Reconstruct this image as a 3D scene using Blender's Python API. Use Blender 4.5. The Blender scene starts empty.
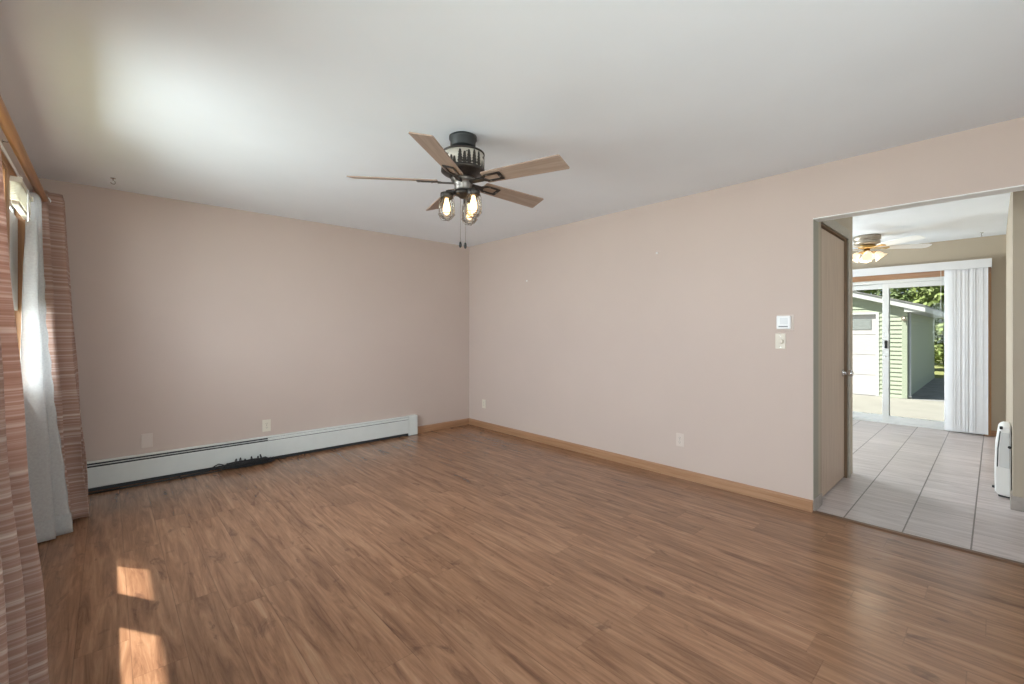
import bpy, bmesh, math, random
from mathutils import Vector, Matrix
PI = math.pi
random.seed(7)
S = bpy.context.scene
COL = S.collection

# ------------------------------------------------------------------ camera
CAM_Z = 1.273
YAW = 0.740373
F_PX = 441.87
cam_d = bpy.data.cameras.new('camera')
cam = bpy.data.objects.new('camera', cam_d)
COL.objects.link(cam)
cam.location = (0, 0, CAM_Z)
cam.rotation_euler = (PI / 2, 0, -YAW)
cam_d.sensor_fit = 'HORIZONTAL'
cam_d.sensor_width = 36.0
cam_d.lens = F_PX / 1024 * 36.0
cam_d.shift_y = -(342 - 331.6) / 1024.0
cam_d.clip_start = 0.02
cam_d.clip_end = 200
S.camera = cam

# ------------------------------------------------------------------ sky, sun, daylight, fill lamps, exposure
SKY = 0.85
SUN = 22.0
W_LEFT, W_REAR, W_DINING, W_HALL = 292, 76, 180, 14
world = bpy.data.worlds.new('sky')
S.world = world
world.use_nodes = True
wn = world.node_tree.nodes
wn['Background'].inputs[0].default_value = (0.72, 0.86, 1.0, 1)
wn['Background'].inputs[1].default_value = SKY

SUN_EL = math.radians(50)
SUN_DIR = Vector((0.537 * math.cos(SUN_EL), -0.844 * math.cos(SUN_EL), -math.sin(SUN_EL)))
sd = bpy.data.lights.new('sun', 'SUN')
sd.energy = SUN
sd.angle = math.radians(0.6)
sd.color = (1.0, 0.95, 0.86)
sun = bpy.data.objects.new('sun', sd)
COL.objects.link(sun)
sun.rotation_euler = SUN_DIR.to_track_quat('-Z', 'Y').to_euler()
sun.location = (-8, 12, 14)


def area(name, loc, direction, sx, sy, power, color):
    d = bpy.data.lights.new(name, 'AREA')
    d.shape = 'RECTANGLE'
    d.size, d.size_y = sx, sy
    d.energy = power
    d.color = color
    o = bpy.data.objects.new(name, d)
    COL.objects.link(o)
    o.location = loc
    o.rotation_euler = Vector(direction).to_track_quat('-Z', 'Y').to_euler()
    return o


DAY = (0.86, 0.94, 1.0)
area('daylight_side_window', (-1.25, 3.0, 1.60), (1, 0, -0.47), 2.8, 1.7, W_LEFT, DAY)
area('daylight_side_window_b', (-1.25, 0.4, 1.60), (1, 0, -0.42), 1.8, 1.7, W_LEFT * 0.55, DAY)
area('rear_fill_lamp', (0.75, -2.0, 1.30), (0, 1, 0.10), 1.9, 1.5, W_REAR, DAY)  # added fill lamp behind the camera, outside an invented window
area('dining_fill_lamp', (6.4, 3.6, 1.6), (0, -1, -0.15), 2.0, 1.1, W_DINING, DAY)  # added fill lamp brightening the dining room from an invented side window
area('hall_fill_lamp', (4.28, -1.68, 1.5), (0, 1, 0), 0.7, 1.1, W_HALL, DAY)  # added fill lamp for the hall; its window is invented too

S.view_settings.view_transform = 'Standard'
S.view_settings.look = 'None'
S.view_settings.gamma = 1
S.view_settings.use_curve_mapping = False
S.view_settings.exposure = 0.0


# ------------------------------------------------------------------ materials
class NT:
    def __init__(self, m):
        self.t = m.node_tree
        self.n = self.t.nodes
        self.l = self.t.links

    def put(self, sock, v):
        if isinstance(v, bpy.types.NodeSocket):
            self.l.new(v, sock)
        elif isinstance(v, (tuple, list)) and len(v) == 3 and sock.type == 'RGBA':
            sock.default_value = (*v, 1)
        else:
            sock.default_value = v

    def math(self, op, a, b=0.0, c=0.0):
        n = self.n.new('ShaderNodeMath')
        n.operation = op
        self.put(n.inputs[0], a)
        self.put(n.inputs[1], b)
        self.put(n.inputs[2], c)
        return n.outputs[0]

    def coords(self, kind='Object'):
        return self.n.new('ShaderNodeTexCoord').outputs[kind]

    def sep(self, v):
        n = self.n.new('ShaderNodeSeparateXYZ')
        self.l.new(v, n.inputs[0])
        return n.outputs

    def comb(self, x=0.0, y=0.0, z=0.0):
        n = self.n.new('ShaderNodeCombineXYZ')
        for i, v in enumerate((x, y, z)):
            self.put(n.inputs[i], v)
        return n.outputs[0]

    def noise(self, v, scale=5, detail=3, rough=0.55, dist=0.0):
        n = self.n.new('ShaderNodeTexNoise')
        self.l.new(v, n.inputs['Vector'])
        n.inputs['Scale'].default_value = scale
        n.inputs['Detail'].default_value = detail
        n.inputs['Roughness'].default_value = rough
        n.inputs['Distortion'].default_value = dist
        return n.outputs[0]

    def white(self, v):
        n = self.n.new('ShaderNodeTexWhiteNoise')
        n.noise_dimensions = '1D'
        self.put(n.inputs['W'], v)
        return n.outputs['Value']

    def ramp(self, fac, stops):
        n = self.n.new('ShaderNodeValToRGB')
        e = n.color_ramp.elements
        while len(e) < len(stops):
            e.new(0.5)
        for i, (p, c) in enumerate(stops):
            e[i].position = p
            e[i].color = (*c, 1) if len(c) == 3 else c
        self.l.new(fac, n.inputs[0])
        return n.outputs[0]

    def mix(self, fac, a, b, mode='MIX'):
        n = self.n.new('ShaderNodeMix')
        n.data_type = 'RGBA'
        n.blend_type = mode
        self.put(n.inputs[0], fac)
        self.put(n.inputs[6], a)
        self.put(n.inputs[7], b)
        return n.outputs[2]

    def maprange(self, v, a, b, c, d):
        n = self.n.new('ShaderNodeMapRange')
        self.put(n.inputs[0], v)
        for i, k in enumerate((a, b, c, d)):
            n.inputs[i + 1].default_value = k
        return n.outputs[0]

    def bump(self, h, strength=0.2, dist=0.01):
        n = self.n.new('ShaderNodeBump')
        n.inputs['Strength'].default_value = strength
        n.inputs['Distance'].default_value = dist
        self.l.new(h, n.inputs['Height'])
        self.l.new(n.outputs[0], self.n['Principled BSDF'].inputs['Normal'])


def mat(name, color, rough=0.5, metal=0.0, var=0.0, vscale=8.0, bump=0.0, bscale=120.0, emit=None, estr=0.0, spec=0.5, alpha=None, stretch=(1, 1, 1)):
    m = bpy.data.materials.new(name)
    m.use_nodes = True
    t = NT(m)
    b = t.n['Principled BSDF']
    b.inputs['Roughness'].default_value = rough
    b.inputs['Metallic'].default_value = metal
    b.inputs['Specular IOR Level'].default_value = spec
    co = t.coords()
    if stretch != (1, 1, 1):
        mp = t.n.new('ShaderNodeMapping')
        mp.inputs['Scale'].default_value = stretch
        t.l.new(co, mp.inputs['Vector'])
        co = mp.outputs[0]
    k = max(var, 0.015)
    nz = t.noise(co, vscale, 4)
    lo = tuple(c * (1 - k) for c in color)
    hi = tuple(min(1, c * (1 + k)) for c in color)
    t.l.new(t.ramp(nz, [(0.3, lo), (0.7, hi)]), b.inputs['Base Color'])
    if bump:
        t.bump(t.noise(co, bscale, 3), bump, 0.002)
    if emit:
        b.inputs['Emission Color'].default_value = (*emit, 1)
        b.inputs['Emission Strength'].default_value = estr
    return m


def glass_mat(name, tint=(0.97, 0.99, 0.98), gloss=0.08, rough=0.01):
    m = bpy.data.materials.new(name)
    m.use_nodes = True
    t = NT(m)
    t.n.remove(t.n['Principled BSDF'])
    tr = t.n.new('ShaderNodeBsdfTransparent')
    tr.inputs[0].default_value = (*tint, 1)
    gl = t.n.new('ShaderNodeBsdfGlossy')
    gl.inputs['Roughness'].default_value = rough
    fr = t.n.new('ShaderNodeFresnel')
    fr.inputs[0].default_value = 1.3
    mx = t.n.new('ShaderNodeMixShader')
    t.l.new(t.math('MULTIPLY', fr.outputs[0], gloss * 8), mx.inputs[0])
    t.l.new(tr.outputs[0], mx.inputs[1])
    t.l.new(gl.outputs[0], mx.inputs[2])
    t.l.new(mx.outputs[0], t.n['Material Output'].inputs[0])
    return m


def wood_floor():
    m = bpy.data.materials.new('oak_laminate')
    m.use_nodes = True
    t = NT(m)
    b = t.n['Principled BSDF']
    x, y, z = t.sep(t.coords())
    W, L = 0.165, 1.25
    px = t.math('DIVIDE', t.math('ADD', x, 10.0), W)
    row = t.math('FLOOR', px)
    fx = t.math('FRACT', px)
    off = t.white(row)
    py = t.math('ADD', t.math('DIVIDE', t.math('ADD', y, 10.0), L), off)
    colm = t.math('FLOOR', py)
    fy = t.math('FRACT', py)
    idn = t.math('ADD', t.math('MULTIPLY', row, 17.31), t.math('MULTIPLY', colm, 3.77))
    r1 = t.white(idn)
    r2 = t.white(t.math('ADD', idn, 0.5))
    # broad cathedral figure, fine grain and knots, all running along the plank
    fig = t.noise(t.comb(t.math('ADD', t.math('MULTIPLY', x, 17.0), t.math('MULTIPLY', r1, 40.0)), t.math('ADD', t.math('MULTIPLY', y, 1.5), t.math('MULTIPLY', r2, 40.0)), r1), 1.2, 6, 0.66, 1.1)
    grain = t.noise(t.comb(t.math('ADD', t.math('MULTIPLY', x, 62.0), t.math('MULTIPLY', r2, 60.0)), t.math('MULTIPLY', y, 2.6), r2), 1.2, 4, 0.6, 0.4)
    knot = t.noise(t.comb(t.math('ADD', t.math('MULTIPLY', x, 11.0), t.math('MULTIPLY', r2, 90.0)), t.math('ADD', t.math('MULTIPLY', y, 4.0), t.math('MULTIPLY', r1, 90.0)), r2), 1.0, 5, 0.6, 1.2)
    base = t.ramp(fig, [(0.30, (0.130, 0.060, 0.032)), (0.43, (0.245, 0.123, 0.068)), (0.55, (0.320, 0.168, 0.095)), (0.72, (0.400, 0.226, 0.132))])
    base = t.mix(t.maprange(grain, 0.35, 0.7, 0.0, 0.42), base, (0.135, 0.060, 0.030))
    base = t.mix(t.maprange(knot, 0.60, 0.71, 0.0, 0.62), base, (0.080, 0.034, 0.020))
    tone = t.maprange(r1, 0, 1, 0.93, 1.08)
    base = t.mix(1.0, base, t.comb(tone, tone, t.math('MULTIPLY', tone, 1.0)), 'MULTIPLY')
    gap = t.math('MAXIMUM', t.math('LESS_THAN', fx, 0.020), t.math('MULTIPLY', t.math('LESS_THAN', fy, 0.0028), 0.6))
    base = t.mix(t.math('MULTIPLY', gap, 0.36), base, (0.05, 0.02, 0.012))
    t.l.new(base, b.inputs['Base Color'])
    b.inputs['Roughness'].default_value = 0.21
    b.inputs['Specular IOR Level'].default_value = 0.5
    
    return m


def tile_floor():
    m = bpy.data.materials.new('ceramic_tile')
    m.use_nodes = True
    t = NT(m)
    b = t.n['Principled BSDF']
    x, y, z = t.sep(t.coords())
    T = 0.302
    px = t.math('DIVIDE', t.math('SUBTRACT', x, 3.735 - 6 * T), T)
    py = t.math('DIVIDE', t.math('ADD', y, 12 * T - 0.093), T)
    cx, cy = t.math('FLOOR', px), t.math('FLOOR', py)
    fx, fy = t.math('FRACT', px), t.math('FRACT', py)
    idn = t.math('ADD', t.math('MULTIPLY', cx, 7.13), t.math('MULTIPLY', cy, 23.7))
    r = t.white(idn)
    streak = t.noise(t.comb(t.math('ADD', t.math('MULTIPLY', x, 22.0), t.math('MULTIPLY', r, 30.0)), t.math('ADD', t.math('MULTIPLY', y, 2.2), r), r), 1.2, 4, 0.6, 0.8)
    c = t.ramp(streak, [(0.3, (0.38, 0.315, 0.300)), (0.5, (0.49, 0.420, 0.405)), (0.72, (0.58, 0.515, 0.500))])
    k = t.maprange(r, 0, 1, 0.92, 1.06)
    c = t.mix(1.0, c, t.comb(k, k, k), 'MULTIPLY')
    gx = t.math('LESS_THAN', fx, 0.014)
    gy = t.math('LESS_THAN', fy, 0.026)
    g = t.math('MAXIMUM', t.math('MULTIPLY', gx, 0.65), gy)
    c = t.mix(g, c, (0.13, 0.10, 0.085))
    t.l.new(c, b.inputs['Base Color'])
    b.inputs['Roughness'].default_value = 0.33
    t.bump(t.math('SUBTRACT', t.math('MULTIPLY', streak, 0.2), g), 0.15, 0.002)
    return m


def striped_cloth():
    m = bpy.data.materials.new('striped_curtain_cloth')
    m.use_nodes = True
    t = NT(m)
    b = t.n['Principled BSDF']
    x, y, z = t.sep(t.coords())
    fine = t.noise(t.comb(t.math('MULTIPLY', x, 0.3), t.math('MULTIPLY', y, 0.3), t.math('MULTIPLY', z, 52.0)), 1.0, 3, 0.72)
    wide = t.noise(t.comb(t.math('MULTIPLY', x, 0.1), t.math('MULTIPLY', y, 0.1), t.math('MULTIPLY', z, 11.0)), 1.0, 2, 0.5)
    c = t.ramp(fine, [(0.32, (0.38, 0.225, 0.165)), (0.50, (0.50, 0.325, 0.260)), (0.59, (0.66, 0.51, 0.44)), (0.70, (0.84, 0.74, 0.67))])
    c = t.mix(t.maprange(wide, 0.35, 0.65, 0.0, 0.45), c, (0.36, 0.20, 0.155))
    weave = t.noise(t.comb(t.math('MULTIPLY', x, 300.0), t.math('MULTIPLY', y, 300.0), t.math('MULTIPLY', z, 500.0)), 1.0, 2)
    t.l.new(c, b.inputs['Base Color'])
    b.inputs['Roughness'].default_value = 0.9
    b.inputs['Specular IOR Level'].default_value = 0.1
    b.inputs['Sheen Weight'].default_value = 0.15
    t.bump(t.math('ADD', fine, t.math('MULTIPLY', weave, 0.3)), 0.25, 0.002)
    tl = t.n.new('ShaderNodeBsdfTranslucent')
    t.l.new(c, tl.inputs[0])
    mx = t.n.new('ShaderNodeMixShader')
    mx.inputs[0].default_value = 0.30
    t.l.new(b.outputs[0], mx.inputs[1])
    t.l.new(tl.outputs[0], mx.inputs[2])
    t.l.new(mx.outputs[0], t.n['Material Output'].inputs[0])
    return m


def sheer_cloth():
    m = bpy.data.materials.new('sheer_cloth')
    m.use_nodes = True
    t = NT(m)
    b = t.n['Principled BSDF']
    b.inputs['Base Color'].default_value = (0.80, 0.80, 0.80, 1)
    b.inputs['Roughness'].default_value = 0.9
    b.inputs['Specular IOR Level'].default_value = 0.1
    co = t.coords()
    t.l.new(t.ramp(t.noise(co, 90, 3), [(0.3, (0.66, 0.64, 0.62)), (0.7, (0.76, 0.75, 0.73))]), b.inputs['Base Color'])
    t.bump(t.noise(co, 22, 4), 0.35, 0.01)
    tl = t.n.new('ShaderNodeBsdfTranslucent')
    tl.inputs[0].default_value = (0.25, 0.275, 0.31, 1)
    mx = t.n.new('ShaderNodeMixShader')
    mx.inputs[0].default_value = 0.25
    t.l.new(b.outputs[0], mx.inputs[1])
    t.l.new(tl.outputs[0], mx.inputs[2])
    tp = t.n.new('ShaderNodeBsdfTransparent')
    m2 = t.n.new('ShaderNodeMixShader')
    m2.inputs[0].default_value = 0.40
    t.l.new(mx.outputs[0], m2.inputs[1])
    t.l.new(tp.outputs[0], m2.inputs[2])
    t.l.new(m2.outputs[0], t.n['Material Output'].inputs[0])
    return m


def grain_mat(name, dark, light, axis='x', rough=0.4, freq=60.0):
    m = bpy.data.materials.new(name)
    m.use_nodes = True
    t = NT(m)
    b = t.n['Principled BSDF']
    x, y, z = t.sep(t.coords())
    sc = {'x': (2.0, freq, freq), 'y': (freq, 2.0, freq), 'z': (freq, freq, 2.0)}[axis]
    g = t.noise(t.comb(t.math('MULTIPLY', x, sc[0]), t.math('MULTIPLY', y, sc[1]), t.math('MULTIPLY', z, sc[2])), 1.0, 4, 0.6, 0.6)
    t.l.new(t.ramp(g, [(0.3, dark), (0.7, light)]), b.inputs['Base Color'])
    b.inputs['Roughness'].default_value = rough
    t.bump(g, 0.08, 0.001)
    return m


M = {}
M['wall'] = mat('beige_wall_paint', (0.562, 0.456, 0.402), 0.75, var=0.02, vscale=1.5, bump=0.12, bscale=260, spec=0.3)
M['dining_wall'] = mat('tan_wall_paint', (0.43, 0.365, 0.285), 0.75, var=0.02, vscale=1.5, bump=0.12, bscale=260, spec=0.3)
M['ceil'] = mat('ceiling_paint', (0.87, 0.91, 0.96), 0.9, var=0.012, vscale=2.0, bump=0.10, bscale=60, spec=0.2)
M['floor'] = wood_floor()
M['tile'] = tile_floor()
M['cloth'] = striped_cloth()
M['sheer'] = sheer_cloth()
M['oak_y'] = grain_mat('honey_oak_lengthwise', (0.31, 0.155, 0.076), (0.43, 0.245, 0.142), 'y', 0.38)
M['oak_x'] = grain_mat('honey_oak_crosswise', (0.31, 0.155, 0.076), (0.43, 0.245, 0.142), 'x', 0.38)
M['oak_z'] = grain_mat('honey_oak_upright', (0.30, 0.140, 0.055), (0.46, 0.24, 0.10), 'z', 0.42)
M['rod'] = grain_mat('orange_oak_rod', (0.42, 0.19, 0.065), (0.58, 0.30, 0.12), 'y', 0.3, 120)
M['sill'] = grain_mat('dark_threshold_wood', (0.10, 0.050, 0.028), (0.17, 0.09, 0.052), 'y', 0.4)
M['door'] = grain_mat('birch_veneer', (0.39, 0.285, 0.215), (0.49, 0.375, 0.29), 'z', 0.5, 45)
M['casing'] = mat('grey_casing_paint', (0.36, 0.325, 0.275), 0.6, var=0.10, vscale=40)
M['heater'] = mat('heater_enamel', (0.66, 0.68, 0.655), 0.42, var=0.03)
M['black'] = mat('black_rubber', (0.012, 0.012, 0.014), 0.45)
M['darkgap'] = mat('heater_gap_shade', (0.03, 0.032, 0.035), 0.6)  # near-black colour standing for shade inside and under the heater cover
M['white'] = mat('white_plastic', (0.86, 0.86, 0.85), 0.4)
M['vinyl'] = mat('white_vinyl_frame', (0.70, 0.71, 0.71), 0.35)
M['cream'] = mat('cream_plastic', (0.70, 0.64, 0.54), 0.4)
M['beigeplate'] = mat('beige_painted_plate', (0.63, 0.54, 0.48), 0.45)
M['slot'] = mat('dark_slot', (0.03, 0.028, 0.025), 0.6)
M['greyline'] = mat('grey_display', (0.18, 0.19, 0.19), 0.3)
M['iron'] = mat('aged_bronze', (0.060, 0.052, 0.047), 0.42, 0.75, var=0.25, vscale=30)
M['ironlight'] = mat('brushed_pewter', (0.22, 0.20, 0.185), 0.38, 0.85, var=0.2, vscale=30)
M['charcoal'] = mat('charcoal_metal', (0.040, 0.042, 0.043), 0.5, 0.3)
M['blade'] = grain_mat('pale_driftwood', (0.30, 0.215, 0.165), (0.44, 0.335, 0.27), 'x', 0.45, 40)
M['bladewhite'] = mat('white_blade', (0.82, 0.82, 0.81), 0.4)
M['mica'] = mat('frosted_drum_panel', (0.60, 0.55, 0.48), 0.6, var=0.05, vscale=25)
M['jar'] = glass_mat('clear_jar_glass', (0.98, 0.96, 0.92), 0.10)
M['doorpane'] = glass_mat('outdoor_dimming_glass', (0.79, 0.81, 0.80), 0.05)  # grey tint added to dim the sunlit view outside
M['pane'] = glass_mat('window_glass', (0.97, 0.985, 0.98), 0.05)
M['bulb'] = mat('warm_bulb', (1, 0.8, 0.5), 0.3, emit=(1.0, 0.66, 0.32), estr=4.0)
M['tulip'] = mat('lit_tulip_glass', (0.95, 0.85, 0.7), 0.3, emit=(1.0, 0.76, 0.46), estr=0.55)
M['nickel'] = mat('antique_nickel', (0.42, 0.37, 0.31), 0.35, 0.8, var=0.15, vscale=20)
M['brass'] = mat('antique_brass', (0.55, 0.36, 0.14), 0.3, 0.9, var=0.15, vscale=30)
M['chrome'] = mat('satin_chrome', (0.62, 0.62, 0.62), 0.25, 0.95)
M['blind'] = mat('cream_blind', (0.82, 0.78, 0.66), 0.45)
M['vane'] = mat('white_vane', (0.66, 0.66, 0.68), 0.55, var=0.02)
M['siding'] = mat('pale_green_siding', (0.36, 0.40, 0.315), 0.6, var=0.03)
M['gtrim'] = mat('white_outdoor_trim', (0.55, 0.56, 0.57), 0.5)
M['gdoor'] = mat('white_overhead_door', (0.52, 0.50, 0.51), 0.5)
M['shingle'] = mat('grey_shingles', (0.20, 0.20, 0.20), 0.9, var=0.3, vscale=12)
M['concrete'] = mat('pale_concrete', (0.225, 0.215, 0.195), 0.9, var=0.10, vscale=2.0, bump=0.3, bscale=40)
M['asphalt'] = mat('grey_pavers', (0.20, 0.20, 0.205), 0.9, var=0.3, vscale=3.0, bump=0.5, bscale=30)
M['lawn'] = mat('lawn_green', (0.19, 0.20, 0.07), 0.9, var=0.3, vscale=6, bump=0.5, bscale=60)
M['leaf'] = mat('leaf_green', (0.16, 0.21, 0.055), 0.65, var=0.5, vscale=2.5)
M['leafdark'] = mat('leaf_green_dark', (0.10, 0.145, 0.045), 0.65, var=0.5, vscale=2.5)
M['bark'] = mat('bark_brown', (0.13, 0.09, 0.06), 0.9, var=0.3, vscale=10)
M['shutter'] = mat('smoked_lens', (0.25, 0.27, 0.27), 0.25)
M['block'] = mat('painted_outer_wall', (0.55, 0.56, 0.50), 0.8, var=0.05)


# ------------------------------------------------------------------ mesh helpers
class B:
    """collects shapes that become ONE mesh object"""

    def __init__(self):
        self.bm = bmesh.new()

    def box(self, x0, x1, y0, y1, z0, z1, mi=0, mtx=None):
        v = [self.bm.verts.new((x, y, z)) for x in (x0, x1) for y in (y0, y1) for z in (z0, z1)]
        if mtx is not None:
            for q in v:
                q.co = mtx @ q.co
        for f in ((0, 1, 3, 2), (4, 6, 7, 5), (0, 4, 5, 1), (2, 3, 7, 6), (0, 2, 6, 4), (1, 5, 7, 3)):
            self.bm.faces.new([v[i] for i in f]).material_index = mi
        return self

    def prism(self, pts, a, b, axis='x', mi=0, mtx=None):
        """closed outline pts (2-D) extruded from a to b along axis"""
        def P(p, t):
            q = {'x': (t, p[0], p[1]), 'y': (p[0], t, p[1]), 'z': (p[0], p[1], t)}[axis]
            q = Vector(q)
            return mtx @ q if mtx is not None else q
        A = [self.bm.verts.new(P(p, a)) for p in pts]
        C = [self.bm.verts.new(P(p, b)) for p in pts]
        n = len(pts)
        self.bm.faces.new(A).material_index = mi
        self.bm.faces.new(C[::-1]).material_index = mi
        for i in range(n):
            self.bm.faces.new((A[i], C[i], C[(i + 1) % n], A[(i + 1) % n])).material_index = mi
        return self

    def lathe(self, prof, seg=32, mtx=None, mi=0, cap=True, smooth=True):
        """prof: list of (r, z)"""
        rings = []
        for r, z in prof:
            ring = []
            for i in range(seg):
                a = 2 * PI * i / seg
                q = Vector((r * math.cos(a), r * math.sin(a), z))
                ring.append(self.bm.verts.new(mtx @ q if mtx is not None else q))
            rings.append(ring)
        for k in range(len(rings) - 1):
            for i in range(seg):
                f = self.bm.faces.new((rings[k][i], rings[k][(i + 1) % seg], rings[k + 1][(i + 1) % seg], rings[k + 1][i]))
                f.material_index = mi
                f.smooth = smooth
        if cap:
            self.bm.faces.new(rings[0][::-1]).material_index = mi
            self.bm.faces.new(rings[-1]).material_index = mi
        return self

    def tube(self, pts, r, seg=10, mi=0, closed=False):
        pts = [Vector(p) for p in pts]
        n = len(pts)
        rings = []
        up = None
        for i, p in enumerate(pts):
            if closed:
                t = (pts[(i + 1) % n] - pts[i - 1]).normalized()
            else:
                t = (pts[min(i + 1, n - 1)] - pts[max(i - 1, 0)]).normalized()
            if up is None:
                up = Vector((0, 0, 1)) if abs(t.z) < 0.9 else Vector((1, 0, 0))
            s = t.cross(up)
            if s.length < 1e-5:
                s = t.orthogonal()
            s.normalize()
            up = s.cross(t).normalized()
            rr = r[i] if isinstance(r, (list, tuple)) else r
            rings.append([self.bm.verts.new(p + (s * math.cos(2 * PI * k / seg) + up * math.sin(2 * PI * k / seg)) * rr) for k in range(seg)])
        m = n if closed else n - 1
        for i in range(m):
            A, C = rings[i], rings[(i + 1) % n]
            for k in range(seg):
                f = self.bm.faces.new((A[k], A[(k + 1) % seg], C[(k + 1) % seg], C[k]))
                f.smooth = True
                f.material_index = mi
        if not closed:
            self.bm.faces.new(rings[0][::-1]).material_index = mi
            self.bm.faces.new(rings[-1]).material_index = mi
        return self

    def grid(self, fn, nu, nv, mi=0):
        g = [[self.bm.verts.new(fn(i / nu, j / nv)) for j in range(nv + 1)] for i in range(nu + 1)]
        for i in range(nu):
            for j in range(nv):
                f = self.bm.faces.new((g[i][j], g[i + 1][j], g[i + 1][j + 1], g[i][j + 1]))
                f.smooth = True
                f.material_index = mi
        return self

    def build(self, name, m, parent=None, bevel=0.0, solid=0.0, seg=2):
        bmesh.ops.recalc_face_normals(self.bm, faces=self.bm.faces)
        me = bpy.data.meshes.new(name)
        self.bm.to_mesh(me)
        self.bm.free()
        for q in (m if isinstance(m, (list, tuple)) else [m]):
            me.materials.append(q)
        o = bpy.data.objects.new(name, me)
        COL.objects.link(o)
        if parent is not None:
            o.parent = parent
        if solid:
            k = o.modifiers.new('thickness', 'SOLIDIFY')
            k.thickness = solid
            k.offset = 0
        if bevel:
            k = o.modifiers.new('bevel', 'BEVEL')
            k.width = bevel
            k.segments = seg
            k.limit_method = 'ANGLE'
            k.angle_limit = math.radians(40)
        return o


def struct(o):
    o['kind'] = 'structure'
    return o


def tag(o, label, cat, group=None, kind=None):
    o['label'] = label
    o['category'] = cat
    if group:
        o['group'] = group
    if kind:
        o['kind'] = kind
    return o


def thing(name, label, cat, loc=(0, 0, 0), rz=0.0, group=None):
    o = bpy.data.objects.new(name, None)
    COL.objects.link(o)
    o.location = loc
    o.rotation_euler = (0, 0, rz)
    o.empty_display_size = 0.1
    return tag(o, label, cat, group)


def sthing(name, loc=(0, 0, 0)):
    o = bpy.data.objects.new(name, None)
    COL.objects.link(o)
    o.location = loc
    o['kind'] = 'structure'
    return o


# ------------------------------------------------------------------ room shell
XL, XR, YB, H = -0.40, 3.671, 4.890, 2.44
YR = -1.50
YJ = 0.869          # side of the opening and plane of the closet wall
XF = 7.95           # wall with the sliding door
YD = -0.084         # dining side wall
HEAD = 2.072

struct(B().box(XL - 0.16, XR + 0.012, YR - 0.15, YB + 0.15, -0.12, 0.0).build('floor', M['floor']))
struct(B().box(XR + 0.012, XF + 0.15, YR - 0.15, 3.5, -0.12, 0.0).build('floor_tile', M['tile']))
struct(B().box(-0.945, XF + 0.25, YR - 0.4, YB + 0.4, H, H + 0.16).build('ceiling', M['ceil']))
struct(B().box(XL - 0.16, XR + 0.13, YB, YB + 0.13, 0, H).build('wall_back', M['wall']))

# side wall with three window openings
Z0, Z1 = 0.93, 2.115
WINS = [(3.53, 4.36), (2.02, 3.43), (-0.40, 1.20)]
w = B()
XO = XL - 0.12
ys = [YR]
for a, b in sorted(WINS):
    ys += [a, b]
ys.append(YB)
for i in range(0, len(ys), 2):
    w.box(XO, XL, ys[i], ys[i + 1], 0, H)
for a, b in WINS:
    w.box(XO, XL, a, b, 0, Z0)
    w.box(XO, XL, a, b, Z1, H)
struct(w.build('wall_left', M['wall']))

# wall with the wide opening
w = B().box(XR, XR + 0.125, YJ, YB, 0, H)
w.box(XR, XR + 0.125, -1.25, YJ, HEAD, H)
w.box(XR, XR + 0.125, YR, -1.25, 0, H)
struct(w.build('wall_right', M['wall']))

# rear wall, behind the camera, with window openings added for fill light
w = B().box(XL - 0.12, -0.25, YR - 0.12, YR, 0, H).box(1.75, 3.93, YR - 0.12, YR, 0, H)
w.box(-0.25, 1.75, YR - 0.12, YR, 0, 0.9).box(-0.25, 1.75, YR - 0.12, YR, 2.1, H)
w.box(3.93, 4.63, YR - 0.12, YR, 0, 0.9).box(3.93, 4.63, YR - 0.12, YR, 2.1, H).box(4.63, 4.78, YR - 0.12, YR, 0, H)
struct(w.build('wall_rear', M['wall']))

# closet wall with the door, then its far end turning into the dining room
DX0, DX1, DZ = 3.900, 4.735, 2.062
w = B().box(XR + 0.125, DX0 - 0.02, YJ, YJ + 0.11, 0, H).box(DX1 + 0.02, 4.95, YJ, YJ + 0.11, 0, H)
w.box(DX0 - 0.02, DX1 + 0.02, YJ, YJ + 0.11, DZ + 0.02, H)
w.box(4.85, 4.95, YJ + 0.11, 3.2, 0, H)
w.box(XR + 0.125, 4.85, YJ + 0.5, YJ + 0.56, 0, H)
struct(w.build('wall_closet', M['dining_wall']))

# wall end by the white appliance and the dining side wall behind it
w = B().prism([(4.78, YR), (4.78, YD), (XF, YD), (XF, YD - 0.12), (4.90, YD - 0.12), (4.90, YR)], 0, H, 'z')
struct(w.build('wall_side', M['dining_wall']))
w = B().box(4.95, 5.4, 3.2, 3.32, 0, H).box(7.4, XF, 3.2, 3.32, 0, H).box(5.4, 7.4, 3.2, 3.32, 0, 0.9).box(5.4, 7.4, 3.2, 3.32, 2.1, H)  # the unseen window opening here is added for dining room fill
struct(w.build('wall_dining', M['dining_wall']))
SY0, SY1, SZ = 0.10, 1.93, 1.985
w = B().box(XF, XF + 0.15, YD - 0.12, SY0, 0, H).box(XF, XF + 0.15, SY1, 3.32, 0, H).box(XF, XF + 0.15, SY0, SY1, SZ, H)
struct(w.build('wall_far', M['dining_wall']))

struct(B().box(XR + 0.001, XR + 0.124, -1.25, YJ, HEAD - 0.006, HEAD - 0.0002).build('trim_5', M['white']))

M['reveal'] = mat('olive_reveal', (0.300, 0.285, 0.235), 0.7)
struct(B().box(XR + 0.002, XR + 0.123, YJ - 0.004, YJ - 0.0003, 0.086, HEAD - 0.007).build('trim_6', M['reveal']))  # thin board over the opening's side, darker and greener than the wall

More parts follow.
